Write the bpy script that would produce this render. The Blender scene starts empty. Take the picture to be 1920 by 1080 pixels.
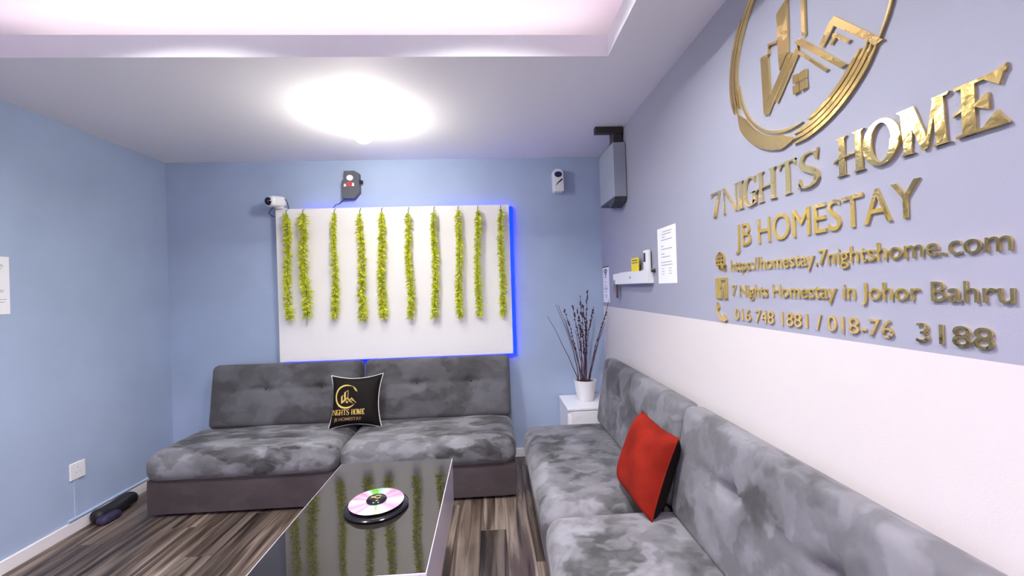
import bpy, bmesh, math, random
from mathutils import Vector, Matrix

random.seed(7)
scene = bpy.context.scene
COL = scene.collection
PI = math.pi

# ------------------------------------------------------------------ camera
CAM_H = 1.459
FOCAL_PX = 780.0
cam_right = Vector((0.998, -0.051, -0.031)).normalized()
cam_fwd = Vector((0.051, 0.9987, 0.002)).normalized()
cam_up = cam_right.cross(cam_fwd).normalized()
cam_right = cam_fwd.cross(cam_up).normalized()
cam_data = bpy.data.cameras.new('camera')
cam_data.sensor_fit = 'HORIZONTAL'
cam_data.sensor_width = 36.0
cam_data.lens = 36.0 * FOCAL_PX / 1920.0
cam_data.clip_start = 0.02
cam = bpy.data.objects.new('camera', cam_data)
COL.objects.link(cam)
m = Matrix((cam_right, cam_up, -cam_fwd)).transposed().to_4x4()
m.translation = Vector((0, 0, CAM_H))
cam.matrix_world = m
scene.camera = cam

# ------------------------------------------------------------------ world, light levels, exposure
world = bpy.data.worlds.new('world')
scene.world = world
world.use_nodes = True
world.node_tree.nodes['Background'].inputs[0].default_value = (0.6, 0.62, 0.7, 1)
world.node_tree.nodes['Background'].inputs[1].default_value = 0.05
scene.view_settings.view_transform = 'Standard'
scene.view_settings.look = 'None'
scene.view_settings.gamma = 1.0
scene.view_settings.use_curve_mapping = False
scene.view_settings.exposure = 1.82

E_DOME = 38.0      # globe lamp on the low ceiling border, above the panel
E_TRAY = 520.0       # round lamp in the recessed tray
E_TRAY_REAR = 980.0  # lilac lamp in the rear tray, behind the camera
E_COVE = 4.0       # cove strips
E_BLUE = 3.0        # blue strip behind the panel

# ------------------------------------------------------------------ room dimensions
D = 3.62            # back wall
XR = 0.987          # right wall
XL = -2.688         # left wall
YF = -2.6           # wall behind the camera
H = 2.6             # low ceiling border
HU = 2.9            # tray ceiling
ZB = 1.286          # top of the white dado paint

# ------------------------------------------------------------------ materials
def new_mat(name):
    mt = bpy.data.materials.new(name)
    mt.use_nodes = True
    nt = mt.node_tree
    return mt, nt, nt.nodes['Principled BSDF'], nt.nodes, nt.links

def mat(name, color, rough=0.5, metal=0.0, spec=0.5, bump=0.0, bscale=200.0, var=0.0, vscale=8.0, sheen=0.0, coat=0.0):
    mt, nt, b, N, L = new_mat(name)
    b.inputs['Base Color'].default_value = (*color, 1)
    b.inputs['Roughness'].default_value = rough
    b.inputs['Metallic'].default_value = metal
    b.inputs['Specular IOR Level'].default_value = spec
    b.inputs['Sheen Weight'].default_value = sheen
    b.inputs['Coat Weight'].default_value = coat
    geo = None
    if bump or var:
        geo = N.new('ShaderNodeNewGeometry')
    if bump:
        n = N.new('ShaderNodeTexNoise'); n.inputs['Scale'].default_value = bscale; n.inputs['Detail'].default_value = 3
        L.new(geo.outputs['Position'], n.inputs['Vector'])
        bp = N.new('ShaderNodeBump'); bp.inputs['Strength'].default_value = bump; bp.inputs['Distance'].default_value = 0.01
        L.new(n.outputs['Fac'], bp.inputs['Height']); L.new(bp.outputs['Normal'], b.inputs['Normal'])
    if var:
        n = N.new('ShaderNodeTexNoise'); n.inputs['Scale'].default_value = vscale; n.inputs['Detail'].default_value = 4
        L.new(geo.outputs['Position'], n.inputs['Vector'])
        r = N.new('ShaderNodeValToRGB')
        r.color_ramp.elements[0].position = 0.3; r.color_ramp.elements[1].position = 0.7
        r.color_ramp.elements[0].color = (*[c * (1 - var) for c in color], 1)
        r.color_ramp.elements[1].color = (*[min(1, c * (1 + var)) for c in color], 1)
        L.new(n.outputs['Fac'], r.inputs['Fac']); L.new(r.outputs['Color'], b.inputs['Base Color'])
    return mt

def emit(name, color, strength):
    mt, nt, b, N, L = new_mat(name)
    b.inputs['Base Color'].default_value = (0.8, 0.8, 0.8, 1)
    b.inputs['Emission Color'].default_value = (*color, 1)
    b.inputs['Emission Strength'].default_value = strength
    return mt

M = {}
M['blue'] = mat('blue_wall_paint', (0.385, 0.475, 0.635), 0.7, bump=0.05, bscale=260, var=0.05, vscale=2.5)
M['white_paint'] = mat('white_ceiling_paint', (0.91, 0.89, 0.91), 0.75, bump=0.03, bscale=240)
M['white'] = mat('white_plastic', (0.84, 0.84, 0.83), 0.35)
M['white_board'] = mat('white_board', (0.88, 0.86, 0.84), 0.55, bump=0.02, bscale=300)
M['edge_grey'] = mat('grey_board_edge', (0.30, 0.34, 0.42), 0.6)
M['skirting'] = mat('white_gloss_skirting', (0.82, 0.79, 0.78), 0.3)
M['black'] = mat('black_plastic', (0.012, 0.012, 0.014), 0.4)
M['blackgloss'] = mat('black_gloss_plastic', (0.008, 0.008, 0.010), 0.12)
M['darkmetal'] = mat('dark_brown_metal', (0.03, 0.022, 0.022), 0.45)
M['greyplastic'] = mat('grey_cabinet', (0.33, 0.36, 0.41), 0.5, bump=0.03)
M['darkgrille'] = mat('dark_grille', (0.05, 0.055, 0.065), 0.6)
M['glass'] = mat('black_table_glass', (0.016, 0.014, 0.012), 0.012)
M['glass'].node_tree.nodes['Principled BSDF'].inputs['IOR'].default_value = 1.85
M['tablewhite'] = mat('glossy_white_lacquer', (0.72, 0.66, 0.76), 0.12)
M['wood_dark'] = mat('dark_leg_wood', (0.02, 0.017, 0.016), 0.5)
M['gold'] = mat('gold_mirror_acrylic', (0.93, 0.71, 0.29), 0.09, metal=1.0, bump=0.10, bscale=30)
M['goldprint'] = mat('gold_print', (0.80, 0.56, 0.14), 0.4, metal=0.3)
M['goldprint2'] = mat('dull_gold_print', (0.34, 0.22, 0.08), 0.5, metal=0.2)
M['paper'] = mat('white_paper', (0.88, 0.88, 0.88), 0.8)
M['ink'] = mat('grey_print', (0.45, 0.45, 0.47), 0.8)
M['inkdark'] = mat('black_print', (0.04, 0.04, 0.05), 0.8)
M['yellow'] = mat('yellow_card', (0.85, 0.68, 0.02), 0.6)
M['navy'] = mat('navy_lens', (0.012, 0.012, 0.10), 0.1, coat=0.5)
M['steel'] = mat('steel', (0.55, 0.52, 0.48), 0.3, metal=1.0)
M['brownleather'] = mat('brown_fob', (0.10, 0.05, 0.02), 0.6)
M['red'] = mat('red_velvet', (0.21, 0.013, 0.006), 0.9, spec=0.1, sheen=0.0, bump=0.15, bscale=300, var=0.25, vscale=7)
M['blackcloth'] = mat('black_cushion_cloth', (0.008, 0.0055, 0.0045), 0.7, spec=0.15, bump=0.1, bscale=500)
M['piping'] = mat('white_piping', (0.8, 0.78, 0.74), 0.6)
M['leaf'] = mat('yellow_green_leaf', (0.68, 0.72, 0.028), 0.55, var=0.35, vscale=55)
M['leafstem'] = mat('green_stem', (0.05, 0.09, 0.02), 0.6)
M['twig'] = mat('plum_brown_twig', (0.085, 0.028, 0.042), 0.7)
M['bud'] = mat('dark_plum_bud', (0.05, 0.008, 0.016), 0.6)
M['soil'] = mat('soil', (0.04, 0.025, 0.018), 0.9)
M['pot'] = mat('white_ceramic', (0.84, 0.83, 0.82), 0.3)
M['bag'] = mat('black_nylon', (0.010, 0.009, 0.013), 0.6, bump=0.2, bscale=60)
M['bagtrim'] = mat('dark_purple_nylon', (0.03, 0.022, 0.06), 0.6)
M['printwhite'] = mat('white_print', (0.8, 0.78, 0.76), 0.6)
M['printred'] = mat('red_print', (0.5, 0.06, 0.07), 0.6)
M['dome'] = emit('lit_lamp_globe', (1.0, 0.96, 0.88), E_DOME)
M['traylamp'] = emit('lit_tray_lamp', (0.97, 0.97, 1.0), E_TRAY)
M['reartray'] = emit('lit_lilac_lamp', (0.93, 0.80, 1.0), E_TRAY_REAR)
M['cove'] = emit('lit_cove_strip', (1.0, 0.86, 0.90), E_COVE * 1.3)
M['coveside'] = emit('lit_cove_strip_pink', (1.0, 0.55, 0.85), E_COVE * 0.7)
M['blueled'] = emit('lit_blue_strip', (0.0, 0.008, 1.0), E_BLUE)
M['blueled'].node_tree.nodes['Principled BSDF'].inputs['Base Color'].default_value = (0.01, 0.01, 0.05, 1)

def right_wall_material():
    mt, nt, b, N, L = new_mat('two_tone_wall_paint')
    geo = N.new('ShaderNodeNewGeometry')
    sep = N.new('ShaderNodeSeparateXYZ'); L.new(geo.outputs['Position'], sep.inputs[0])
    gt = N.new('ShaderNodeMath'); gt.operation = 'GREATER_THAN'; gt.inputs[1].default_value = ZB
    L.new(sep.outputs['Z'], gt.inputs[0])
    mx = N.new('ShaderNodeMix'); mx.data_type = 'RGBA'
    L.new(gt.outputs[0], mx.inputs[0])
    mx.inputs[6].default_value = (0.66, 0.615, 0.59, 1)
    mx.inputs[7].default_value = (0.33, 0.335, 0.405, 1)
    L.new(mx.outputs[2], b.inputs['Base Color'])
    b.inputs['Roughness'].default_value = 0.7
    n = N.new('ShaderNodeTexNoise'); n.inputs['Scale'].default_value = 260; n.inputs['Detail'].default_value = 3
    L.new(geo.outputs['Position'], n.inputs['Vector'])
    bp = N.new('ShaderNodeBump'); bp.inputs['Strength'].default_value = 0.05; bp.inputs['Distance'].default_value = 0.01
    L.new(n.outputs['Fac'], bp.inputs['Height']); L.new(bp.outputs['Normal'], b.inputs['Normal'])
    return mt
M['rightwall'] = right_wall_material()

def plank_material():
    mt, nt, b, N, L = new_mat('grey_brown_plank')
    geo = N.new('ShaderNodeNewGeometry')
    info = N.new('ShaderNodeObjectInfo')
    off = N.new('ShaderNodeMath'); off.operation = 'MULTIPLY'; off.inputs[1].default_value = 37.0
    L.new(info.outputs['Random'], off.inputs[0])
    comb = N.new('ShaderNodeCombineXYZ'); L.new(off.outputs[0], comb.inputs[2])
    mp = N.new('ShaderNodeVectorMath'); mp.operation = 'MULTIPLY'; mp.inputs[1].default_value = (20.0, 1.3, 1.0)
    L.new(geo.outputs['Position'], mp.inputs[0])
    ad = N.new('ShaderNodeVectorMath'); ad.operation = 'ADD'
    L.new(mp.outputs[0], ad.inputs[0]); L.new(comb.outputs[0], ad.inputs[1])
    n1 = N.new('ShaderNodeTexNoise'); n1.inputs['Scale'].default_value = 1.0; n1.inputs['Detail'].default_value = 6; n1.inputs['Distortion'].default_value = 0.7
    L.new(ad.outputs[0], n1.inputs['Vector'])
    r1 = N.new('ShaderNodeValToRGB')
    e = r1.color_ramp.elements
    e[0].position = 0.33; e[0].color = (0.016, 0.010, 0.007, 1)
    e[1].position = 0.68; e[1].color = (0.235, 0.190, 0.150, 1)
    k = r1.color_ramp.elements.new(0.48); k.color = (0.075, 0.054, 0.040, 1)
    L.new(n1.outputs['Fac'], r1.inputs['Fac'])
    hs = N.new('ShaderNodeHueSaturation')
    mr = N.new('ShaderNodeMapRange'); mr.inputs[3].default_value = 0.72; mr.inputs[4].default_value = 1.55
    L.new(info.outputs['Random'], mr.inputs[0]); L.new(mr.outputs[0], hs.inputs['Value'])
    L.new(r1.outputs['Color'], hs.inputs['Color']); L.new(hs.outputs['Color'], b.inputs['Base Color'])
    b.inputs['Roughness'].default_value = 0.42
    bp = N.new('ShaderNodeBump'); bp.inputs['Strength'].default_value = 0.15; bp.inputs['Distance'].default_value = 0.004
    L.new(n1.outputs['Fac'], bp.inputs['Height']); L.new(bp.outputs['Normal'], b.inputs['Normal'])
    return mt
M['plank'] = plank_material()

def velvet_material(name, stretch=(1, 1, 1), lo=(0.060, 0.058, 0.060), hi=(0.27, 0.27, 0.285), lift=0.0):
    mt, nt, b, N, L = new_mat(name)
    geo = N.new('ShaderNodeNewGeometry')
    sc = N.new('ShaderNodeVectorMath'); sc.operation = 'MULTIPLY'; sc.inputs[1].default_value = stretch
    L.new(geo.outputs['Position'], sc.inputs[0])
    w = N.new('ShaderNodeTexNoise'); w.inputs['Scale'].default_value = 9.0; w.inputs['Detail'].default_value = 3
    L.new(sc.outputs[0], w.inputs['Vector'])
    vm = N.new('ShaderNodeVectorMath'); vm.operation = 'MULTIPLY_ADD'; vm.inputs[1].default_value = (0.16, 0.16, 0.16)
    L.new(w.outputs['Color'], vm.inputs[0]); L.new(sc.outputs[0], vm.inputs[2])
    def layer(scale, p0, p1, det):
        n = N.new('ShaderNodeTexNoise'); n.inputs['Scale'].default_value = scale; n.inputs['Detail'].default_value = det; n.inputs['Roughness'].default_value = 0.5
        L.new(vm.outputs[0], n.inputs['Vector'])
        m_ = N.new('ShaderNodeMapRange'); m_.interpolation_type = 'SMOOTHSTEP'
        m_.inputs[1].default_value = p0 - lift; m_.inputs[2].default_value = p1 - lift
        L.new(n.outputs['Fac'], m_.inputs[0])
        return m_
    a = layer(3.6, 0.44, 0.58, 2.0)
    c = layer(7.5, 0.46, 0.57, 2.5)
    d = layer(13.0, 0.40, 0.66, 3.0)
    s1 = N.new('ShaderNodeMath'); s1.operation = 'MULTIPLY_ADD'; s1.inputs[1].default_value = 0.45; s1.inputs[2].default_value = 0.0
    L.new(a.outputs[0], s1.inputs[0])
    s2 = N.new('ShaderNodeMath'); s2.operation = 'MULTIPLY_ADD'; s2.inputs[1].default_value = 0.37
    L.new(c.outputs[0], s2.inputs[0]); L.new(s1.outputs[0], s2.inputs[2])
    s3 = N.new('ShaderNodeMath'); s3.operation = 'MULTIPLY_ADD'; s3.inputs[1].default_value = 0.18
    L.new(d.outputs[0], s3.inputs[0]); L.new(s2.outputs[0], s3.inputs[2])
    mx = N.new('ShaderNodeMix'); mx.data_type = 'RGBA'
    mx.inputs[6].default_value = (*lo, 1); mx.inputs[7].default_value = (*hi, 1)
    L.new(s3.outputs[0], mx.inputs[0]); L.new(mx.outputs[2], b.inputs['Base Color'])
    b.inputs['Roughness'].default_value = 0.85
    b.inputs['Sheen Weight'].default_value = 0.15
    b.inputs['Sheen Roughness'].default_value = 0.4
    f = N.new('ShaderNodeTexNoise'); f.inputs['Scale'].default_value = 420; f.inputs['Detail'].default_value = 2
    L.new(geo.outputs['Position'], f.inputs['Vector'])
    bp = N.new('ShaderNodeBump'); bp.inputs['Strength'].default_value = 0.12; bp.inputs['Distance'].default_value = 0.004
    L.new(f.outputs['Fac'], bp.inputs['Height']); L.new(bp.outputs['Normal'], b.inputs['Normal'])
    return mt
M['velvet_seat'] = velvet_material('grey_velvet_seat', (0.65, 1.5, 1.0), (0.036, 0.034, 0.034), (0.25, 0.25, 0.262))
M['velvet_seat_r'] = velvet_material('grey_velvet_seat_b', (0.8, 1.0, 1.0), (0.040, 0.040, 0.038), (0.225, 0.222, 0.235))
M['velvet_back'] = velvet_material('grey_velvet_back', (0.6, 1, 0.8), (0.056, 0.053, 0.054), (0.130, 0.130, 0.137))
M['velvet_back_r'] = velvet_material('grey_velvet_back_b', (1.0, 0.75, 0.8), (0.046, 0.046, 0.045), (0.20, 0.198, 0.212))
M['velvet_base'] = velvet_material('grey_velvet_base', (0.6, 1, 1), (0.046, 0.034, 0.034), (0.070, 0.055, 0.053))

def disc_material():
    mt, nt, b, N, L = new_mat('painted_sheen_disc')  # rainbow sheen painted into the base colour as sectors by angle
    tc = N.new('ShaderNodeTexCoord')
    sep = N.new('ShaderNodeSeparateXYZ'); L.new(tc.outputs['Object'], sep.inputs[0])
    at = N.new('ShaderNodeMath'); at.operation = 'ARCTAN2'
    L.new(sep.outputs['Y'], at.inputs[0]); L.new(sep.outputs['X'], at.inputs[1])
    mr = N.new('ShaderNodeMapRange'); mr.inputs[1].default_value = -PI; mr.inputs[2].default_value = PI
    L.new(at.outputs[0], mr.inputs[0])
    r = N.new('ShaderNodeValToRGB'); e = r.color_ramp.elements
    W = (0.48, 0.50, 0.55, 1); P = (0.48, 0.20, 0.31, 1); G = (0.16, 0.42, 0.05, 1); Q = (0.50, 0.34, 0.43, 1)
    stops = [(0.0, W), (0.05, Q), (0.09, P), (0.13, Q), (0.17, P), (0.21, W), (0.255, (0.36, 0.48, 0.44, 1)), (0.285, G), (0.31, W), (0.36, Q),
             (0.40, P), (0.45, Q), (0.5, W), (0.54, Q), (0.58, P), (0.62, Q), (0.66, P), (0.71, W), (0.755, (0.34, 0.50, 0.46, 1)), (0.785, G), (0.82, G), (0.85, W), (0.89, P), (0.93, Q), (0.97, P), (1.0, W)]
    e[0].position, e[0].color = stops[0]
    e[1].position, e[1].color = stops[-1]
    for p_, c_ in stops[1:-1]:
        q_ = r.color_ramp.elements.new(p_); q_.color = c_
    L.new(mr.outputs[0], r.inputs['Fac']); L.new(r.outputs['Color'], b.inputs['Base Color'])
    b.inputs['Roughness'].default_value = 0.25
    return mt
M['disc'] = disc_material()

# ------------------------------------------------------------------ builders
ORG = {}     # object -> world origin its vertices are written against

def tag(o, label=None, cat=None, group=None, kind=None):
    if label: o['label'] = label
    if cat: o['category'] = cat
    if group: o['group'] = group
    if kind: o['kind'] = kind
    return o

def empty(name, loc, rz=0.0):
    o = bpy.data.objects.new(name, None)
    o.empty_display_size = 0.1
    COL.objects.link(o)
    o.location = loc
    o.rotation_euler = (0, 0, rz)
    ORG[o] = Vector(loc) if rz == 0 else Vector((0, 0, 0))
    return o

def link(name, bm, material, parent=None, loc=None, smooth=False):
    """bm is in world coordinates (or in the parent's local ones if that parent is rotated)"""
    org = ORG[parent] if parent is not None else Vector(loc if loc else (0, 0, 0))
    bmesh.ops.translate(bm, verts=bm.verts, vec=-org)
    bmesh.ops.recalc_face_normals(bm, faces=bm.faces)
    me = bpy.data.meshes.new(name)
    bm.to_mesh(me); bm.free()
    me.materials.append(M[material] if isinstance(material, str) else material)
    if smooth:
        for p_ in me.polygons: p_.use_smooth = True
        if smooth != 'all':
            me.set_sharp_from_angle(angle=math.radians(40))
    o = bpy.data.objects.new(name, me)
    COL.objects.link(o)
    if parent is not None:
        o.parent = parent
    else:
        o.location = org
    ORG[o] = org
    return o

def nb(): return bmesh.new()

def add_box(bm, x0, x1, y0, y1, z0, z1, bev=0.0, seg=2):
    r = bmesh.ops.create_cube(bm, size=1.0)
    vs = r['verts']
    for v in vs:
        v.co = Vector(((x0 + x1) / 2 + v.co.x * (x1 - x0), (y0 + y1) / 2 + v.co.y * (y1 - y0), (z0 + z1) / 2 + v.co.z * (z1 - z0)))
    if bev > 0:
        es = set()
        for v in vs:
            for e in v.link_edges: es.add(e)
        bmesh.ops.bevel(bm, geom=list(es), offset=bev, segments=seg, profile=0.5, affect='EDGES')
    return bm

def box(*a, **k): return add_box(nb(), *a, **k)

def add_tube(bm, pts, rad, n=8, cap=True):
    pts = [Vector(p_) for p_ in pts]
    if not hasattr(rad, '__len__'): rad = [rad] * len(pts)
    rings = []
    prev = None
    for i, p_ in enumerate(pts):
        a = pts[max(0, i - 1)]; c = pts[min(len(pts) - 1, i + 1)]
        t = (c - a)
        t = t.normalized() if t.length > 1e-9 else Vector((0, 0, 1))
        if prev is None:
            ref = Vector((0, 0, 1)) if abs(t.z) < 0.9 else Vector((1, 0, 0))
            u = t.cross(ref).normalized()
        else:
            u = (prev - t * prev.dot(t)).normalized()
        prev = u
        w = t.cross(u)
        rings.append([bm.verts.new(p_ + (u * math.cos(2 * PI * k / n) + w * math.sin(2 * PI * k / n)) * rad[i]) for k in range(n)])
    for i in range(len(rings) - 1):
        for k in range(n):
            bm.faces.new((rings[i][k], rings[i][(k + 1) % n], rings[i + 1][(k + 1) % n], rings[i + 1][k]))
    if cap:
        bm.faces.new(rings[0][::-1]); bm.faces.new(rings[-1])
    return bm

def add_lathe(bm, prof, centre, n=32, axis='Z'):
    """prof: list of (radius, height)"""
    cx, cy, cz = centre
    rings = []
    for r, h in prof:
        ring = []
        for k in range(n):
            a = 2 * PI * k / n
            x, y = r * math.cos(a), r * math.sin(a)
            if axis == 'Z': co = (cx + x, cy + y, cz + h)
            elif axis == 'Y': co = (cx + x, cy + h, cz + y)
            else: co = (cx + h, cy + x, cz + y)
            ring.append(bm.verts.new(co))
        rings.append(ring)
    for i in range(len(rings) - 1):
        for k in range(n):
            bm.faces.new((rings[i][k], rings[i][(k + 1) % n], rings[i + 1][(k + 1) % n], rings[i + 1][k]))
    bm.faces.new(rings[0][::-1]); bm.faces.new(rings[-1])
    return bm

def add_prism(bm, poly, fn, d0, d1):
    """poly: 2-D outline; fn(x, y, d) -> world point"""
    a = [bm.verts.new(fn(x, y, d0)) for x, y in poly]
    b = [bm.verts.new(fn(x, y, d1)) for x, y in poly]
    n = len(poly)
    fs = [bm.faces.new(a[::-1]), bm.faces.new(b)]
    for i in range(n):
        bm.faces.new((a[i], a[(i + 1) % n], b[(i + 1) % n], b[i]))
    bm.normal_update()
    bmesh.ops.triangulate(bm, faces=fs)
    return bm

def rbox(sx, sy, sz, r, n=(24, 14, 8), fn=None):
    """rounded soft box centred at the origin with an even grid; fn(v) may dent it"""
    bm = nb()
    nx, ny, nz = n
    hx, hy, hz = sx / 2, sy / 2, sz / 2
    def lin(h, k, nn):
        # denser towards the rounded rims
        t = -1 + 2 * k / nn
        return h * (math.sin(t * PI / 2) * 0.35 + t * 0.65)
    cache = {}
    def vert(i, j, k):
        key = (i, j, k)
        if key not in cache:
            p_ = Vector((lin(hx, i, nx), lin(hy, j, ny), lin(hz, k, nz)))
            c = Vector((max(-hx + r, min(hx - r, p_.x)), max(-hy + r, min(hy - r, p_.y)), max(-hz + r, min(hz - r, p_.z))))
            d = p_ - c
            if d.length > 1e-9: p_ = c + d.normalized() * r
            cache[key] = bm.verts.new(fn(p_) if fn else p_)
        return cache[key]
    for i in range(nx):
        for j in range(ny):
            for k in (0, nz): bm.faces.new((vert(i, j, k), vert(i + 1, j, k), vert(i + 1, j + 1, k), vert(i, j + 1, k)))
    for i in range(nx):
        for k in range(nz):
            for j in (0, ny): bm.faces.new((vert(i, j, k), vert(i + 1, j, k), vert(i + 1, j, k + 1), vert(i, j, k + 1)))
    for j in range(ny):
        for k in range(nz):
            for i in (0, nx): bm.faces.new((vert(i, j, k), vert(i, j + 1, k), vert(i, j + 1, k + 1), vert(i, j, k + 1)))
    return bm

def ball(bm, c, r, sc=(1, 1, 1), u=12, v=8):
    q = bmesh.ops.create_uvsphere(bm, u_segments=u, v_segments=v, radius=r)
    for w in q['verts']:
        w.co = Vector((c[0] + w.co.x * sc[0], c[1] + w.co.y * sc[1], c[2] + w.co.z * sc[2]))
    return bm

# ------------------------------------------------------------------ the setting
def struct(name, bm, material, label, cat):
    o = link(name, bm, material)
    return tag(o, label, cat, kind='structure')

floor = struct('floor', box(XL - 0.1, XR + 0.1, YF - 0.1, D + 0.1, -0.12, -0.008), 'wood_dark', 'dark subfloor under the grey-brown wooden floor planks', 'floor')
# planks: one mesh, many objects
PW, PLN = 0.152, 1.22
pm = box(-PW / 2 + 0.0008, PW / 2 - 0.0008, -PLN / 2 + 0.0008, PLN / 2 - 0.0008, -0.008, 0.0, bev=0.0012, seg=1)
bmesh.ops.recalc_face_normals(pm, faces=pm.faces)
plank_me = bpy.data.meshes.new('plank'); pm.to_mesh(plank_me); pm.free()
plank_me.materials.append(M['plank'])
ncol = int((XR - XL) / PW) + 1
for c in range(ncol):
    x = XL + PW * (c + 0.5)
    if x + PW / 2 > XR + 0.06: continue
    y = YF - 0.1 + PLN * ((c * 0.37) % 1.0) - PLN / 2
    while y - PLN / 2 < D:
        if y + PLN / 2 <= D + 0.09 + PLN and y + PLN / 2 > 0.0:
            o = bpy.data.objects.new('plank', plank_me)
            COL.objects.link(o)
            o.parent = floor
            yy0, yy1 = y - PLN / 2, min(y + PLN / 2, D + 0.05)
            o.location = (x, (yy0 + yy1) / 2, 0)
            o.scale = (1, (yy1 - yy0) / PLN, 1)
        y += PLN

struct('wall_back', box(XL - 0.1, XR + 0.1, D, D + 0.1, -0.12, HU + 0.1), 'blue', 'blue painted back wall behind the white panel', 'wall')
struct('wall_left', box(XL - 0.1, XL, YF, D, -0.12, HU + 0.1), 'blue', 'blue painted left wall with a socket', 'wall')
struct('wall_right', box(XR, XR + 0.1, YF, D, -0.12, HU + 0.1), 'rightwall', 'right wall painted lilac grey above white, carrying the gold lettering', 'wall')
struct('wall_front', box(XL - 0.1, XR + 0.1, YF - 0.1, YF, -0.12, HU + 0.1), 'white_paint', 'white wall behind the camera', 'wall')  # unseen wall, made white to bounce lamp light onto the ceiling
struct('ceiling', box(XL - 0.1, XR + 0.1, YF - 0.1, D + 0.1, HU, HU + 0.1), 'white_paint', 'bright recessed tray ceiling above the cove', 'ceiling')

# low ceiling border around two trays, with an upright lip (the light cove runs behind it)
TX0, TX1 = -2.45, 0.617
TY0, TY1 = 0.36, 2.037
RY0, RY1 = -2.2, -0.24
LIP = 2.706
bm = nb()
g_ = 0.0201
add_box(bm, XL, XR, TY1 + g_, D, H, H + 0.02)
add_box(bm, TX1 + g_, XR, YF, TY1 + g_, H, H + 0.02)
add_box(bm, XL, TX0 - g_, YF, TY1 + g_, H, H + 0.02)
add_box(bm, TX0 - g_, TX1 + g_, RY1 + g_, TY0 - g_, H, H + 0.02)
add_box(bm, TX0 - g_, TX1 + g_, YF, RY0 - g_, H, H + 0.02)
struct('ceiling_border', bm, 'white_paint', 'lower ceiling border around the recessed tray', 'ceiling')
bm = nb()
add_box(bm, TX0, TX1, TY1, TY1 + 0.02, H, LIP)
add_box(bm, TX1, TX1 + 0.02, TY0 - 0.02, TY1 + 0.02, H, LIP)
add_box(bm, TX0 - 0.02, TX0, TY0 - 0.02, TY1 + 0.02, H, LIP)
add_box(bm, TX0, TX1, TY0 - 0.02, TY0, H, LIP)
add_box(bm, TX0, TX1, RY1, RY1 + 0.02, H, LIP)
add_box(bm, TX1, TX1 + 0.02, RY0 - 0.02, RY1 + 0.02, H, LIP)
add_box(bm, TX0 - 0.02, TX0, RY0 - 0.02, RY1 + 0.02, H, LIP)
add_box(bm, TX0, TX1, RY0 - 0.02, RY0, H, LIP)
struct('trim_1', bm, 'white_paint', 'upright white lip of the recessed ceiling tray', 'trim')

def skirting(name, a, label):
    bm = box(*a, bev=0.003, seg=1)
    return struct(name, bm, 'skirting', label, 'baseboard')
skirting('baseboard_left', (XL, XL + 0.014, YF, D, 0, 0.075), 'white baseboard along the blue left wall')
skirting('baseboard_back', (XL + 0.014, XR - 0.014, D - 0.014, D, 0, 0.075), 'white baseboard along the blue back wall')
skirting('baseboard_right', (XR - 0.014, XR, YF, D, 0, 0.075), 'white baseboard along the right wall behind the sofa')
o = struct('trim_2', add_tube(nb(), [(XL + 0.009, 2.74, 0.087), (XL + 0.009, 3.55, 0.087)], 0.010, 10), 'blue', 'blue painted cable pipe above the left baseboard', 'trim')
o = struct('trim_3', box(XL, XL + 0.007, 2.785, 2.812, 0.075, 0.33, bev=0.002, seg=1), 'blue', 'thin blue painted cable duct below the wall socket', 'trim')

# ------------------------------------------------------------------ lamps
LX, LY = -0.784, 2.70
lamp = tag(empty('ceiling_lamp', (LX, LY, H)), 'glaring round white lamp on the low ceiling above the panel', 'lamp')
link('base_ring', add_lathe(nb(), [(0.03, 0.0), (0.075, 0.0), (0.08, -0.008), (0.075, -0.018), (0.03, -0.018)], (LX, LY, H), 40), 'white', lamp, smooth=True)
link('neck', add_tube(nb(), [(LX, LY, H - 0.016), (LX, LY, H - 0.055)], 0.016, 16), 'white', lamp, smooth=True)
prof = [(0.004, -0.182)] + [(0.070 * math.sin(a), -0.111 - 0.070 * math.cos(a)) for a in [k * PI / 14 for k in range(1, 13)]] + [(0.018, -0.043)]
link('globe', add_lathe(nb(), prof, (LX, LY, H), 32), 'dome', lamp, smooth='all')

def tray_lamp(x, y, material, label):
    t = tag(empty('tray_lamp', (x, y, HU)), label, 'lamp', 'round lamps in the ceiling trays')
    bm = nb()
    n = 36
    prof = [(0.060, -0.004), (0.070, -0.004), (0.084, -0.046), (0.078, -0.048), (0.064, -0.048), (0.0605, -0.012)]
    rings = [[bm.verts.new((x + r * math.cos(2 * PI * k / n), y + r * math.sin(2 * PI * k / n), HU + h)) for k in range(n)] for r, h in prof]
    for a in range(len(rings)):
        b = (a + 1) % len(rings)
        for k in range(n): bm.faces.new((rings[a][k], rings[a][(k + 1) % n], rings[b][(k + 1) % n], rings[b][k]))
    link('housing', bm, 'white', t, smooth=True)
    link('diffuser', add_lathe(nb(), [(0.004, -0.002), (0.0598, -0.002), (0.0598, -0.008), (0.004, -0.0085)], (x, y, HU), 36), material, t)
tray_lamp(0.0, 1.41, 'traylamp', 'right-hand white lamp in the recessed ceiling tray')
tray_lamp(-1.35, 1.41, 'traylamp', 'left-hand white lamp in the recessed ceiling tray')
tray_lamp(0.0, -0.78, 'reartray', 'right-hand lilac lamp in the ceiling tray behind the camera')
tray_lamp(-1.60, -0.78, 'reartray', 'left-hand lilac lamp in the ceiling tray behind the camera')

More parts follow.
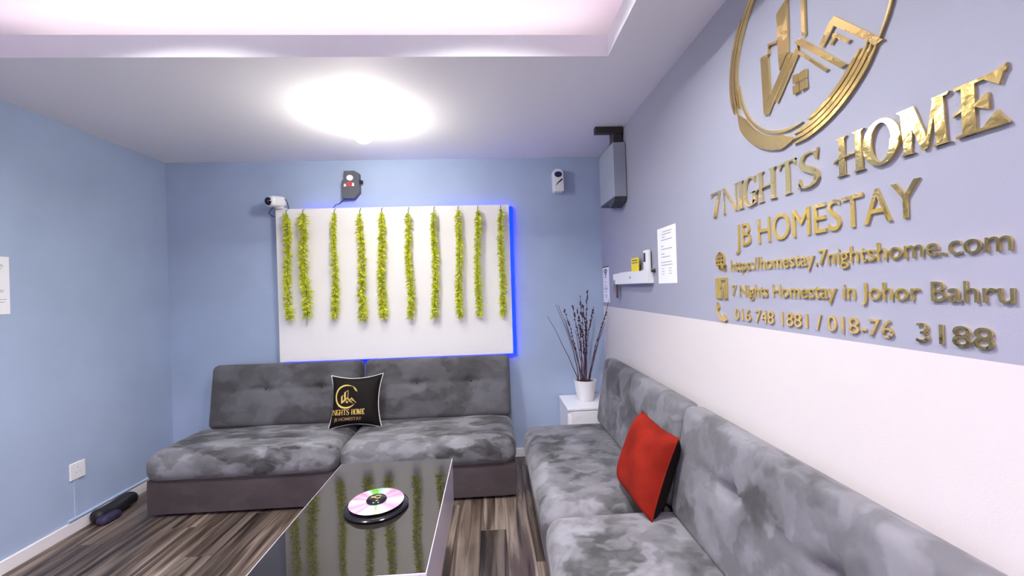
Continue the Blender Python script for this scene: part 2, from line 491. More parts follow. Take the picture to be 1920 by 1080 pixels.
def strip(name, a, material, label):
    return tag(link(name, box(*a), material, loc=((a[0] + a[1]) / 2, (a[2] + a[3]) / 2, a[4])), label, 'light strip', 'cove light strips')
strip('light_strip', (TX0, TX1, TY1 + 0.10, TY1 + 0.115, H + 0.02, H + 0.03), 'cove', 'white light strip hidden behind the ceiling lip nearest the back wall')
strip('light_strip', (TX1 + 0.10, TX1 + 0.115, TY0, TY1, H + 0.02, H + 0.03), 'coveside', 'pink light strip hidden behind the right ceiling lip')
strip('light_strip', (TX0 - 0.10, TX0 - 0.085, TY0, TY1, H + 0.02, H + 0.03), 'coveside', 'pink light strip hidden behind the left ceiling lip')

# ------------------------------------------------------------------ white panel with blue backlight
PX0, PX1, PZ0, PZ1 = -1.775, 0.176, 0.905, 2.183
PY = D - 0.06
panel = tag(empty('wall_panel', (-0.8, PY, PZ0)), 'large white panel with blue backlight on the back wall above the sofa', 'panel')
link('board', box(PX0 + 0.004, PX1, PY, PY + 0.03, PZ0, PZ1, bev=0.002, seg=1), 'white_board', panel)
link('edge_strip', box(PX0 - 0.002, PX0 + 0.004, PY + 0.002, D - 0.002, PZ0, PZ1), 'edge_grey', panel)
link('blue_light_strip', box(PX1 + 0.004, PX1 + 0.034, D - 0.022, D - 0.010, PZ0 - 0.02, PZ1 - 0.01, bev=0.003), 'blueled', panel)
link('blue_light_strip', box(PX0 + 0.22, PX1, D - 0.028, D - 0.018, PZ1 - 0.012, PZ1 - 0.004), 'blueled', panel)
link('blue_light_strip', box(PX0 + 0.03, PX1 + 0.01, D - 0.028, D - 0.016, PZ0 - 0.012, PZ0 - 0.003), 'blueled', panel)
for k in range(4):
    x = PX0 + 0.25 + k * 0.5
    link('spacer', box(x, x + 0.03, PY + 0.03, D, PZ0 + 0.3, PZ0 + 0.34), 'black', panel)

# ------------------------------------------------------------------ leafy garlands
GAR = [((-1.669, 2.162), (-1.665, 1.265), .034, .034), ((-1.536, 2.163), (-1.523, 1.278), .042, .042), ((-1.280, 2.158), (-1.293, 1.266), .022, .034),
       ((-1.071, 2.149), (-1.063, 1.236), .026, .042), ((-0.890, 2.159), (-0.908, 1.257), .028, .042), ((-0.670, 2.145), (-0.679, 1.245), .028, .035),
       ((-0.457, 2.154), (-0.471, 1.238), .028, .034), ((-0.255, 2.163), (-0.265, 1.235), .027, .035), ((-0.089, 2.160), (-0.112, 1.244), .027, .031), ((0.105, 2.165), (0.095, 1.237), .026, .028)]
GL = ['leftmost yellow-green leaf garland hanging on the white panel, beneath the white camera',
      'second leaf garland from the left on the panel, the fullest one',
      'third leaf garland from the left on the panel, narrow at its top',
      'fourth leaf garland from the left on the panel, widening downwards',
      'fifth leaf garland from the left on the panel, loose at its lower end',
      'sixth leaf garland from the left on the panel',
      'fourth leaf garland from the right on the panel',
      'third leaf garland from the right on the panel',
      'second leaf garland from the right on the panel',
      'rightmost leaf garland on the panel beside the blue strip']
for gi, (top, bot, w0, w1) in enumerate(GAR):
    rg = random.Random(100 + gi)
    gy = PY - 0.036
    g = tag(empty('leaf_garland', (bot[0], gy, bot[1])), GL[gi], 'garland', 'leaf garlands hanging on the white panel')
    def cpt(t, top=top, bot=bot, gi=gi, gy=gy):
        wob = 0.007 * math.sin(t * 7 + gi * 1.7)
        return Vector((top[0] + (bot[0] - top[0]) * t + wob * min(1, t * 4), gy + 0.006 * math.sin(t * 5 + gi), top[1] + (bot[1] - top[1]) * t))
    pts = [cpt(k / 16) for k in range(17)]
    link('stem', add_tube(nb(), [(top[0], PY - 0.003, PZ1 - 0.006)] + pts, 0.0028, 5), 'leafstem', g)
    bm = nb()
    NL = 720
    for k in range(NL):
        t = 0.03 + 0.97 * (k + rg.random()) / NL
        c = cpt(t)
        w = (w0 + (w1 - w0) * t) * min(1.0, 0.35 + t * 7)
        a = rg.uniform(0, 2 * PI)
        rad = Vector((math.cos(a), -abs(math.sin(a)) * 0.8 if rg.random() < 0.8 else 0.5 * math.sin(a), 0)).normalized()
        tilt = rg.uniform(-0.9, 0.5)
        dirv = (rad + Vector((0, 0, tilt))).normalized()
        ln = rg.uniform(0.65, 1.25) * w + 0.007
        if rg.random() < 0.06: ln *= 1.35
        start = c + Vector((rg.uniform(-1, 1), rg.uniform(-1, 0.6), 0)) * w * 0.25
        side = dirv.cross(Vector((rg.uniform(-1, 1), rg.uniform(-1, 1), rg.uniform(-1, 1)))).normalized() * rg.uniform(0.0048, 0.0080)
        nrm = dirv.cross(side).normalized()
        p0 = start; p1 = start + dirv * ln * 0.45 + side + nrm * 0.0015; p2 = start + dirv * ln - Vector((0, 0, 0.004)); p3 = start + dirv * ln * 0.45 - side + nrm * 0.0015
        for p_ in (p0, p1, p2, p3): p_.y = min(p_.y, PY - 0.002)
        v = [bm.verts.new(p_) for p_ in (p0, p1, p2, p3)]
        bm.faces.new((v[0], v[1], v[2])); bm.faces.new((v[0], v[2], v[3]))
    lf = link('leaves', bm, 'leaf', g)
    lf['kind'] = 'stuff'

# ------------------------------------------------------------------ sofas
def sofa(name, loc, rz, w, d, bx0, bx1, label, seatm, backm, seed, back_off=0.0):
    """local axes: x across, y from the front lip backwards, z up"""
    rg = random.Random(seed)
    t = tag(empty(name, loc, rz), label, 'sofa', 'grey velvet sofa modules')
    if rz == 0: ORG[t] = Vector((0, 0, 0))
    for sx in (-1, 1):
        for yy in (0.12, d + 0.08):
            link('foot', add_lathe(nb(), [(0.026, 0), (0.03, 0.004), (0.03, 0.022), (0.02, 0.022)], (sx * (w / 2 - 0.1), yy, 0), 12), 'black', t)
    bm = rbox(w - 0.02, d + 0.12, 0.235, 0.012, (10, 6, 4))
    bmesh.ops.translate(bm, verts=bm.verts, vec=(0, 0.035 + (d + 0.12) / 2, 0.02 + 0.1175))
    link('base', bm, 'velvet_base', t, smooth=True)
    dep = d + 0.07
    hz = 0.195
    wr = [(rg.uniform(-w / 2, w / 2), rg.uniform(-dep / 2, dep / 2), rg.uniform(0.08, 0.2), rg.uniform(-0.006, 0.006)) for _ in range(16)]
    def puff(p_):
        q = p_.copy()
        fx = max(0, 1 - (abs(p_.x) / (w / 2)) ** 4); fy = max(0, 1 - (abs(p_.y) / (dep / 2)) ** 4)
        if p_.z > 0:
            q.z += 0.014 * fx * fy * (p_.z / (hz / 2))
            for (a, b_, s, h) in wr:
                q.z += h * math.exp(-((p_.x - a) ** 2 + (p_.y - b_) ** 2) / (s * s))
        if p_.y < 0: q.y -= 0.012 * fx * max(0, 1 - (abs(p_.z) / (hz / 2)) ** 2) * (-p_.y / (dep / 2))
        return q
    bm = rbox(w, dep, hz, 0.075, (34, 18, 10), puff)
    bmesh.ops.translate(bm, verts=bm.verts, vec=(0, dep / 2 + 0.008, 0.24 + hz / 2 - 0.004))
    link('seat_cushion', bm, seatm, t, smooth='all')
    # backrest: leaning slab with two buttons on a seam
    bw = bx1 - bx0; bc = (bx0 + bx1) / 2
    bh, bt = 0.50, 0.115
    btn = [(-bw * 0.145, 0.045), (bw * 0.225, 0.045)]
    def tuft(p_):
        q = p_.copy()
        if p_.y < 0:
            fx = max(0, 1 - (abs(p_.x) / (bw / 2)) ** 6); fz = max(0, 1 - (abs(p_.z) / (bh / 2)) ** 4)
            q.y -= 0.014 * fx * fz
            for (a, b_) in btn:
                dx, dz = p_.x - a, p_.z - b_
                q.y += 0.036 * math.exp(-(dx * dx + dz * dz) / 0.0016)
                q.y += 0.022 * math.exp(-(dx / 0.11) ** 2 - (dz / 0.012) ** 2)
                q.y += 0.010 * math.exp(-((dx) / 0.02) ** 2) * math.exp(-((dz - 0.05) / 0.05) ** 2)
            q.y += 0.004 * math.exp(-(((p_.z - 0.045) / 0.016) ** 2)) * fx
        return q
    bm = rbox(bw, bt, bh, 0.045, (56, 6, 34), tuft)
    lean = math.atan2(0.085, bh)
    bmesh.ops.rotate(bm, verts=bm.verts, cent=(0, 0, 0), matrix=Matrix.Rotation(-lean, 3, 'X'))
    cy = d + 0.085 / 2 + bt / 2 + back_off
    cz = 0.412 + bh / 2
    bmesh.ops.translate(bm, verts=bm.verts, vec=(bc, cy, cz))
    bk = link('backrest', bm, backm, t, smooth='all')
    for (a, b_) in btn:
        bm = ball(nb(), (0, 0, 0), 0.011, (1, 0.5, 1), 10, 6)
        bmesh.ops.translate(bm, verts=bm.verts, vec=(a, -bt / 2 + 0.036, b_))
        bmesh.ops.rotate(bm, verts=bm.verts, cent=(0, 0, 0), matrix=Matrix.Rotation(-lean, 3, 'X'))
        bmesh.ops.translate(bm, verts=bm.verts, vec=(bc, cy, cz))
        link('button', bm, 'velvet_base', bk, smooth='all')
    return t

SW = 1.268
sofa('sofa_module', (-1.71, 2.862, 0), 0, 1.272, 0.515, -0.552, 0.642, 'grey velvet sofa module against the back wall, nearest the left wall', 'velvet_seat', 'velvet_back', 1)
sofa('sofa_module', (-0.462, 2.862, 0), 0, 1.214, 0.515, -0.588, 0.600, 'grey velvet sofa module under the right half of the white panel', 'velvet_seat', 'velvet_back', 2)
sofa('sofa_module', (0.205, 2.525, 0), -PI / 2, 1.225, 0.565, -0.640, 0.650, 'grey velvet sofa module along the right wall, at the far end beside the white cabinet', 'velvet_seat_r', 'velvet_back_r', 3)
sofa('sofa_module', (0.205, 1.285, 0), -PI / 2, 1.225, 0.565, -0.570, 0.640, 'grey velvet sofa module along the right wall, nearest the camera', 'velvet_seat_r', 'velvet_back_r', 4)

# ------------------------------------------------------------------ lettering helpers
def serif_foot(x0, x1, y, up, s=0.05, h=0.055):
    k = 1 if up else -1
    return [(x0 - s, y), (x1 + s, y), (x1, y + k * h), (x0, y + k * h)]
def ring(cx, cy, rx, ry, t_side, t_top, a0, a1, n=28):
    o_, i_ = [], []
    for k in range(n + 1):
        a = a0 + (a1 - a0) * k / n
        c, s = math.cos(a), math.sin(a)
        o_.append((cx + rx * c, cy + ry * s)); i_.append((cx + (rx - t_side) * c, cy + (ry - t_top) * s))
    segs = []
    for k in range(n):
        segs.append([o_[k], o_[k + 1], i_[k + 1], i_[k]])
    return segs
def stroke(pts, ws):
    segs = []
    L_, R_ = [], []
    for i, (x, y) in enumerate(pts):
        a = pts[max(0, i - 1)]; b = pts[min(len(pts) - 1, i + 1)]
        tx, ty = b[0] - a[0], b[1] - a[1]
        l = math.hypot(tx, ty) or 1
        nx, ny = -ty / l, tx / l
        w = ws[i] / 2
        L_.append((x + nx * w, y + ny * w)); R_.append((x - nx * w, y - ny * w))
    for i in range(len(pts) - 1):
        segs.append([L_[i], L_[i + 1], R_[i + 1], R_[i]])
    return segs

def glyph(ch, w):
    """polygons in a box w wide and 1 high (serif capitals, cap height 1)"""
    S = 0.17
    P = []
    if ch == '7':
        P = [[(0, .80), (.05, 1), (w, 1), (w, .92), (.16, .92), (.06, .80)], [(w, .96), (w * .52, 0), (w * .22, 0), (w - .14, .93)]]
    elif ch == 'N':
        P = [[(.10, 0), (.15, 0), (.15, 1), (.10, 1)], [(.03, 1), (.22, 1), (w - .06, 0), (w - .16, 0)], [(w - .13, 0.02), (w - .08, 0.02), (w - .08, 1), (w - .13, 1)],
             serif_foot(.10, .15, 0, True), serif_foot(w - .13, w - .08, 1, False)]
    elif ch == 'I':
        c = w / 2
        P = [[(c - S / 2, 0), (c + S / 2, 0), (c + S / 2, 1), (c - S / 2, 1)], serif_foot(c - S / 2, c + S / 2, 0, True, .08), serif_foot(c - S / 2, c + S / 2, 1, False, .08)]
    elif ch == 'G':
        P = ring(w * .52, .5, w * .52, .52, .15, .06, math.radians(48), math.radians(318)) + [[(w - .20, .0), (w - .04, .05), (w - .04, .46), (w - .20, .46)], [(w - .34, .41), (w + .04, .41), (w + .04, .46), (w - .34, .46)],
             [(w * .52 + w * .52 * .67, .74), (w * .52 + w * .52 * .75, .98), (w * .52 + w * .36, .86)]]
    elif ch == 'H':
        P = []
        for x0 in (.10, w - .10 - S):
            P += [[(x0, 0), (x0 + S, 0), (x0 + S, 1), (x0, 1)], serif_foot(x0, x0 + S, 0, True, .08), serif_foot(x0, x0 + S, 1, False, .08)]
        P += stroke([(-.05, .38), (0, .44), (.12, .47), (w - .15, .50)], [.02, .045, .05, .05])
    elif ch == 'T':
        c = w / 2
        P = [[(c - S / 2, 0), (c + S / 2, 0), (c + S / 2, 1), (c - S / 2, 1)], serif_foot(c - S / 2, c + S / 2, 0, True, .08), [(0, .94), (w, .94), (w, 1), (0, 1)],
             [(0, 1), (.10, .94), (.0, .78)], [(w, 1), (w, .78), (w - .10, .94)]]
    elif ch == 'S':
        pts = [(.90, .80), (.80, .93), (.58, .985), (.36, .96), (.20, .86), (.16, .74), (.24, .62), (.45, .53), (.66, .45), (.84, .34), (.88, .22), (.78, .09), (.58, .02), (.34, .015), (.16, .07), (.06, .20)]
        ws = [.02, .05, .06, .08, .12, .15, .17, .18, .18, .17, .15, .11, .07, .06, .05, .02]
        P = stroke([(x * w, y) for x, y in pts], ws) + [[(.86 * w, .70), (.95 * w, 1.02), (.80 * w, .90)], [(.02 * w, .02), (.12 * w, .30), (.20 * w, .06)]]
    elif ch == 'O':
        P = ring(w / 2, .5, w / 2, .53, .21, .075, 0, 2 * PI, 40)
    elif ch == 'M':
        P = [[(.02, 1), (.30, 1), (.25, 0), (.10, 0)], [(.10, 1), (.32, 1), (w * .60, .10), (w * .52, 0), (w * .46, 0)], [(w * .50, 0), (w * .56, .02), (w - .25, .98), (w - .33, .98)],
             [(w - .34, 1), (w - .14, 1), (w - .10, 0), (w - .28, 0)], serif_foot(.10, .25, 0, True, .08), serif_foot(w - .28, w - .10, 0, True, .08), [(-.04, 1), (.04, .93), (.3, .95), (.3, 1)], [(w - .34, 1), (w - .34, .95), (w - .06, .95), (w - .02, 1)]]
    elif ch == 'E':
        P = [[(.14, 0), (.36, 0), (.36, 1), (.14, 1)], [(.02, .94), (w - .02, .94), (w, 1), (.02, 1)], [(w * .58, .95), (w - .0, 1.07), (w - .12, .74)], [(-.02, .44), (.14, .50), (w * .60, .50), (w * .60, .555), (.10, .555), (0, .48)],
             [(w * .66, .68), (w * .68, .36), (w * .42, .50), (w * .42, .55)], [(.04, 0), (w, 0), (w, .06), (.04, .06)], [(w + .02, 0), (w * .82, .30), (w * .55, .05)]]
    return P

def wall_fn(x, y, d):          # right wall: x = world Y, y = world Z, d = distance off the wall
    return Vector((XR - d, x, y))

def font_polys(body, bold=0.0):
    """built-in font -> flat mesh split into letters: list of (verts2d, faces)"""
    cu = bpy.data.curves.new('tmp', 'FONT')
    cu.body = body
    cu.offset = bold
    cu.resolution_u = 4
    ob = bpy.data.objects.new('tmp', cu)
    COL.objects.link(ob)
    bpy.context.view_layer.update()
    dg = bpy.context.evaluated_depsgraph_get()
    me = bpy.data.meshes.new_from_object(ob.evaluated_get(dg))
    bm = nb(); bm.from_mesh(me)
    bmesh.ops.remove_doubles(bm, verts=bm.verts, dist=1e-5)
    bm.verts.ensure_lookup_table()
    seen = set(); isl = []
    for v in bm.verts:
        if v.index in seen or not v.link_faces: continue
        st = [v]; comp = set()
        while st:
            q = st.pop()
            if q.index in comp: continue
            comp.add(q.index)
            for e in q.link_edges: st.append(e.other_vert(q))
        seen |= comp
        isl.append(comp)
    fl = []
    for comp in isl:
        xs = [bm.verts[i].co.x for i in comp]
        fl.append([min(xs), max(xs), set(comp)])
    fl.sort(key=lambda a: a[0])
    letters = []
    for a in fl:
        if letters:
            b = letters[-1]
            ov = min(a[1], b[1]) - max(a[0], b[0])
            if ov > 0.55 * min(a[1] - a[0], b[1] - b[0]):
                b[0] = min(a[0], b[0]); b[1] = max(a[1], b[1]); b[2] |= a[2]; continue
        letters.append(a)
    out = []
    for x0, x1, comp in letters:
        idx = {}
        vs = []; fs = []
        for f in bm.faces:
            if f.verts[0].index in comp:
                q = []
                for v in f.verts:
                    if v.index not in idx:
                        idx[v.index] = len(vs); vs.append((v.co.x, v.co.y))
                    q.append(idx[v.index])
                fs.append(q)
        out.append((vs, fs))
    bm.free()
    bpy.data.meshes.remove(me)
    bpy.data.objects.remove(ob); bpy.data.curves.remove(cu)
    return out

def letter_mesh(vs, fs, tf, fn, d0, d1):
    bm = nb()
    a = [bm.verts.new(fn(*tf(x, y), d1)) for x, y in vs]
    b = [bm.verts.new(fn(*tf(x, y), d0)) for x, y in vs]
    cnt = {}
    for f in fs:
        bm.faces.new([a[i] for i in f])
        bm.faces.new([b[i] for i in reversed(f)])
        for i in range(len(f)):
            e = (f[i], f[(i + 1) % len(f)])
            k = tuple(sorted(e)); cnt.setdefault(k, []).append(e)
    for k, es in cnt.items():
        if len(es) == 1:
            i, j = es[0]
            bm.faces.new((a[j], a[i], b[i], b[j]))
    return bm

def text_line(body, y_left, y_right, base, top, ref, label, bold=0.0, thing='wall_lettering', mt='gold', gaps=None):
    """letters on the right wall between two Y positions; ref = glyph whose height spans base..top"""
    t = tag(empty(thing, (XR, (y_left + y_right) / 2, base)), label, 'lettering', 'gold lettering on the right wall')
    parts = font_polys(body, bold)
    rv = font_polys(ref, bold)[0][0]
    rh = max(v[1] for v in rv); 
    sc_z = (top - base) / rh
    x0 = min(v[0] for p_ in parts for v in p_[0]); x1 = max(v[0] for p_ in parts for v in p_[0])
    k = (y_right - y_left) / (x1 - x0)
    for vs, fs in parts:
        bm = letter_mesh(vs, fs, lambda x, y: (y_left + (x - x0) * k, base + y * sc_z), wall_fn, 0.0005, 0.0055)
        link('letter', bm, mt, t)
    return t

# ------------------------------------------------------------------ gold lettering on the right wall
EXT = [('7', 1.790, 1.712), ('N', 1.700, 1.590), ('I', 1.590, 1.552), ('G', 1.552, 1.470), ('H', 1.470, 1.366), ('T', 1.352, 1.277), ('S', 1.268, 1.180),
       ('H', 1.123, 1.030), ('O', 1.034, 0.938), ('M', 0.940, 0.828), ('E', 0.824, 0.732)]
t = tag(empty('wall_lettering', (XR, 1.26, 1.742)), 'gold serif lettering reading 7NIGHTS HOME, largest line on the right wall', 'lettering', 'gold lettering on the right wall')
CH = 0.107
for i, (ch, ya, yb) in enumerate(EXT):
    bm = nb()
    for q, poly in enumerate(glyph(ch, (ya - yb) / CH)):
        add_prism(bm, poly, lambda x, y, d: wall_fn(ya - x * CH, 1.742 + y * CH, d), 0.0005, 0.0060 + 0.0003 * min(q, 12))
    link('letter', bm, 'gold', t)
text_line('JB HOMESTAY', 1.613, 0.898, 1.597, 1.684, 'H', 'gold sans lettering reading JB HOMESTAY on the right wall')
text_line('https://homestay.7nightshome.com', 1.652, 0.734, 1.502, 1.5465, 'h', 'gold web address lettering on the right wall')
text_line('7 Nights Homestay in Johor Bahru', 1.650, 0.733, 1.402, 1.446, 'N', 'gold lettering reading 7 Nights Homestay in Johor Bahru')
t5 = text_line('016 748 1881 / 018-76', 1.636, 0.972, 1.308, 1.352, '7', 'gold telephone number lettering on the right wall, lowest line')
tmp = text_line('3188', 0.917, 0.768, 1.308, 1.352, '8', 'x')
for ch in list(tmp.children):
    mw = tmp.location + ch.location
    ch.parent = t5
    ch.location = mw - t5.location
    ORG[ch] = ORG[t5]
bpy.data.objects.remove(tmp)

# icons
ic = tag(empty('wall_icon', (XR, 1.725, 1.51)), 'gold globe icon before the web address', 'icon', 'gold icons on the right wall')
bm = nb()
cy_, cz_ = 1.730, 1.552
for seg in ring(0, 0, .036, .036, .007, .007, 0, 2 * PI, 28) + ring(0, 0, .016, .036, .005, .004, 0, 2 * PI, 24):
    add_prism(bm, seg, lambda x, y, d: wall_fn(cy_ - x, cz_ + y, d), .0005, .007)
for zz in (-.016, 0, .016):
    add_prism(bm, [(-.032, zz - .0025), (.032, zz - .0025), (.032, zz + .0025), (-.032, zz + .0025)], lambda x, y, d: wall_fn(cy_ - x, cz_ + y, d), .0005, .0071)
link('globe', bm, 'gold', ic)
bm = nb()
add_prism(bm, [(.008, -.004), (.044, -.022), (.029, -.026), (.043, -.040), (.037, -.046), (.023, -.031), (.016, -.043)], lambda x, y, d: wall_fn(cy_ - x, cz_ + y, d), .0005, .010)
link('pointer', bm, 'gold', ic)
ic = tag(empty('wall_icon', (XR, 1.725, 1.39)), 'gold square icon with a letter f on the right wall', 'icon', 'gold icons on the right wall')
bm = nb()
fx = lambda x, y, d: wall_fn(1.770 - x, 1.390 + y, d)
q = .088
for poly in ([(0, 0), (.046, 0), (.046, .033), (.037, .033), (.037, .046), (.046, .046), (.046, q), (0, q)],
             [(.060, 0), (q, 0), (q, q), (.060, q), (.060, .078), (.078, .078), (.078, .066), (.067, .066), (.060, .060)],
             [(.046, .078), (.060, .078), (.060, q), (.046, q)], [(.060, 0), (.060, .033), (.060, .033)][:0] or [(.060, .0), (.062, .0), (.062, .033), (.060, .033)],
             [(.046, .046), (.046, .060), (.0462, .072), (.0462, .078), (.046, .078)][:0] or [(.0455, .060), (.0465, .060), (.0465, .08), (.0455, .08)]):
    add_prism(bm, poly, fx, .0005, .007)
link('square', bm, 'gold', ic)
bm = nb()
for poly in ([(.048, .002), (.058, .002), (.058, .034), (.048, .034)], [(.048, .046), (.058, .046), (.058, .060), (.052, .066), (.048, .066)]):
    pass
bm.free()
ic = tag(empty('wall_icon', (XR, 1.73, 1.292)), 'gold telephone handset icon before the phone number', 'icon', 'gold icons on the right wall')
bm = nb()
hp = [(.018, .074), (.011, .060), (.013, .042), (.024, .025), (.040, .012), (.056, .008), (.070, .010)]
for seg in stroke(hp, [.012, .014, .014, .014, .014, .014, .012]): add_prism(bm, seg, lambda x, y, d: wall_fn(1.776 - x, 1.292 + y, d), .0005, .007)
add_prism(bm, [(.006, .060), (.014, .082), (.028, .078), (.030, .060), (.022, .052)], lambda x, y, d: wall_fn(1.776 - x, 1.292 + y, d), .0005, .0072)
add_prism(bm, [(.050, .020), (.060, .030), (.078, .022), (.084, .008), (.064, -.002)], lambda x, y, d: wall_fn(1.776 - x, 1.292 + y, d), .0005, .0072)
link('handset', bm, 'gold', ic)

# logo
LOGO = {
    'tower': [[(1.426, 2.25), (1.388, 2.243), (1.382, 2.098), (1.418, 2.059)], [(1.338, 2.347), (1.299, 2.365), (1.289, 2.375), (1.292, 2.198), (1.332, 2.156), (1.337, 2.212)],
              [(1.229, 2.350), (1.217, 2.345), (1.217, 2.206), (1.226, 2.206), (1.230, 2.211)], [(1.385, 2.276), (1.341, 2.262), (1.340, 2.253), (1.379, 2.266), (1.379, 2.237), (1.387, 2.240)],
              [(1.299, 2.365), (1.229, 2.405), (1.217, 2.398), (1.217, 2.340), (1.228, 2.340), (1.228, 2.392), (1.289, 2.356)]],
    'roof': [[(1.291, 2.19), (1.271, 2.18), (1.396, 2.036), (1.415, 2.043), (1.419, 2.058)], [(1.25, 2.195), (1.245, 2.169), (1.347, 2.057), (1.357, 2.064)],
             [(1.262, 2.207), (1.237, 2.207), (1.075, 2.038), (1.096, 2.039), (1.246, 2.190)], [(1.251, 2.176), (1.236, 2.164), (1.138, 2.058), (1.149, 2.058), (1.248, 2.164)],
             [(1.127, 2.187), (1.113, 2.168), (1.154, 2.129), (1.166, 2.142)], [(1.126, 2.186), (1.11, 2.192), (0.97, 2.042), (0.995, 2.041), (1.002, 2.052), (1.115, 2.169)],
             [(1.119, 2.146), (1.108, 2.143), (1.063, 2.096), (1.073, 2.094), (1.108, 2.131), (1.124, 2.119), (1.129, 2.125), (1.117, 2.135)]],
    'window': [[(1.275, 2.11), (1.249, 2.104), (1.249, 2.078), (1.275, 2.082)], [(1.243, 2.104), (1.219, 2.102), (1.219, 2.076), (1.243, 2.078)],
               [(1.275, 2.075), (1.249, 2.072), (1.249, 2.046), (1.274, 2.048)], [(1.243, 2.071), (1.219, 2.070), (1.219, 2.044), (1.243, 2.046)]]}
LCY, LCZ = 1.27, 2.235
ARCS = [(.300, .346, -156, -92), (.335, .3465, -92, -34), (.319, .331, -93, -33), (.303, .315, -92, -34), (.287, .299, -80, -37), (.338, .344, -33, 42), (.334, .348, 140, 200),
        (.316, .331, 105, 206), (.299, .312, 112, 201), (.283, .292, 184, 276), (.305, .346, 62, 108), (.318, .340, 42, 62)]
t = tag(empty('wall_logo', (XR, LCY, 1.89)), 'gold round logo of houses in a brushed ring high on the right wall', 'logo')
def arc_segs(r0, r1, a0, a1, taper=True):
    segs = []
    n = max(6, int(abs(a1 - a0) / 3))
    pr = []
    for k in range(n + 1):
        s = k / n
        a = math.radians(a0 + (a1 - a0) * s)
        f = min(1, 0.18 + 6 * min(s, 1 - s)) if taper else 1
        rm, hw = (r0 + r1) / 2, (r1 - r0) / 2 * f
        pr.append(((rm + hw) * math.cos(a), (rm + hw) * math.sin(a), (rm - hw) * math.cos(a), (rm - hw) * math.sin(a)))
    for k in range(n):
        segs.append([(pr[k][0], pr[k][1]), (pr[k + 1][0], pr[k + 1][1]), (pr[k + 1][2], pr[k + 1][3]), (pr[k][2], pr[k][3])])
    return segs
for q, arc in enumerate(ARCS):
    bm = nb()
    for seg in arc_segs(*arc):
        add_prism(bm, seg, lambda x, y, d: wall_fn(LCY - x, LCZ + y, d), .0005, .008 + .0004 * (q % 3))
    bmesh.ops.remove_doubles(bm, verts=bm.verts, dist=1e-5)
    link('ring_stroke', bm, 'gold', t)
for kname, polys in LOGO.items():
    for q, poly in enumerate(polys):
        link({'tower': 'tower_bar', 'roof': 'roof_bar', 'window': 'window_pane'}[kname], add_prism(nb(), poly, wall_fn, .0005, .008 + .0003 * (q % 4)), 'gold', t)

# ------------------------------------------------------------------ coffee table
TAX0, TAX1, TAY0, TAY1, TZ = -0.800, -0.228, 1.315, 2.200, 0.58
ct = tag(empty('coffee_table', ((TAX0 + TAX1) / 2, (TAY0 + TAY1) / 2, 0)), 'coffee table with a black glass top and glossy white sides', 'table')
link('glass_top', box(TAX0 + 0.0025, TAX1 - 0.0025, TAY0 + 0.0025, TAY1 - 0.0025, TZ - 0.008, TZ, bev=0.0015), 'glass', ct)
bm = nb()
add_box(bm, TAX0, TAX0 + 0.02, TAY0, TAY1, 0.345, TZ - 0.001, bev=0.0015)
link('side_panel', bm, 'tablewhite', ct)
link('side_panel', box(TAX1 - 0.02, TAX1, TAY0, TAY1, 0.345, TZ - 0.001, bev=0.0015), 'tablewhite', ct)
link('end_panel', box(TAX0 + 0.02, TAX1 - 0.02, TAY1 - 0.02, TAY1, 0.345, TZ - 0.001, bev=0.0015), 'tablewhite', ct)
link('end_panel', box(TAX0 + 0.02, TAX1 - 0.02, TAY0, TAY0 + 0.02, 0.345, TZ - 0.001, bev=0.0015), 'tablewhite', ct)
link('bottom_panel', box(TAX0 + 0.02, TAX1 - 0.02, TAY0 + 0.02, TAY1 - 0.02, 0.345, 0.36), 'wood_dark', ct)
for x in (TAX0 + 0.10, TAX1 - 0.10):
    for y in (TAY0 + 0.12, TAY1 - 0.12):
        link('leg', add_tube(nb(), [(x, y, 0), (x, y, 0.346)], [0.018, 0.026], 12), 'wood_dark', ct)

# disc on the table
DX, DY = -0.494, 1.735
sd = tag(empty('disc_stand', (DX, DY, TZ)), 'disc with painted pink and green sheen on a black round base, lying on the coffee table', 'disc')
link('base', add_lathe(nb(), [(0.02, 0.0), (0.118, 0.0), (0.126, 0.004), (0.127, 0.009), (0.121, 0.014), (0.104, 0.016), (0.02, 0.016)], (DX, DY, TZ), 48), 'blackgloss', sd, smooth=True)
link('spindle', add_lathe(nb(), [(0.02, 0.016), (0.094, 0.016), (0.094, 0.026), (0.02, 0.026)], (DX, DY, TZ), 40), 'blackgloss', sd, smooth=True)
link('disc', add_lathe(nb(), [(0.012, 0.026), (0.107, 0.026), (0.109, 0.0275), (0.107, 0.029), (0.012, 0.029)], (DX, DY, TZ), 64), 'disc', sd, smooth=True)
cap = link('cap', add_lathe(nb(), [(0.010, 0.029), (0.040, 0.029), (0.041, 0.034), (0.036, 0.040), (0.022, 0.043), (0.004, 0.044)], (DX, DY, TZ), 40), 'blackgloss', sd, smooth=True)
bm = nb()
for seg in arc_segs(.010, .0125, 20, 330, False):
    add_prism(bm, seg, lambda x, y, d: Vector((DX + 0.006 + x, DY + y, TZ + d)), .0432, .0446)
add_prism(bm, [(-.022, -.004), (-.016, .004), (-.010, -.001), (-.004, .005), (-.006, -.004)], lambda x, y, d: Vector((DX + x, DY + y, TZ + d)), .0428, .0444)
link('emblem', bm, 'goldprint', cap)

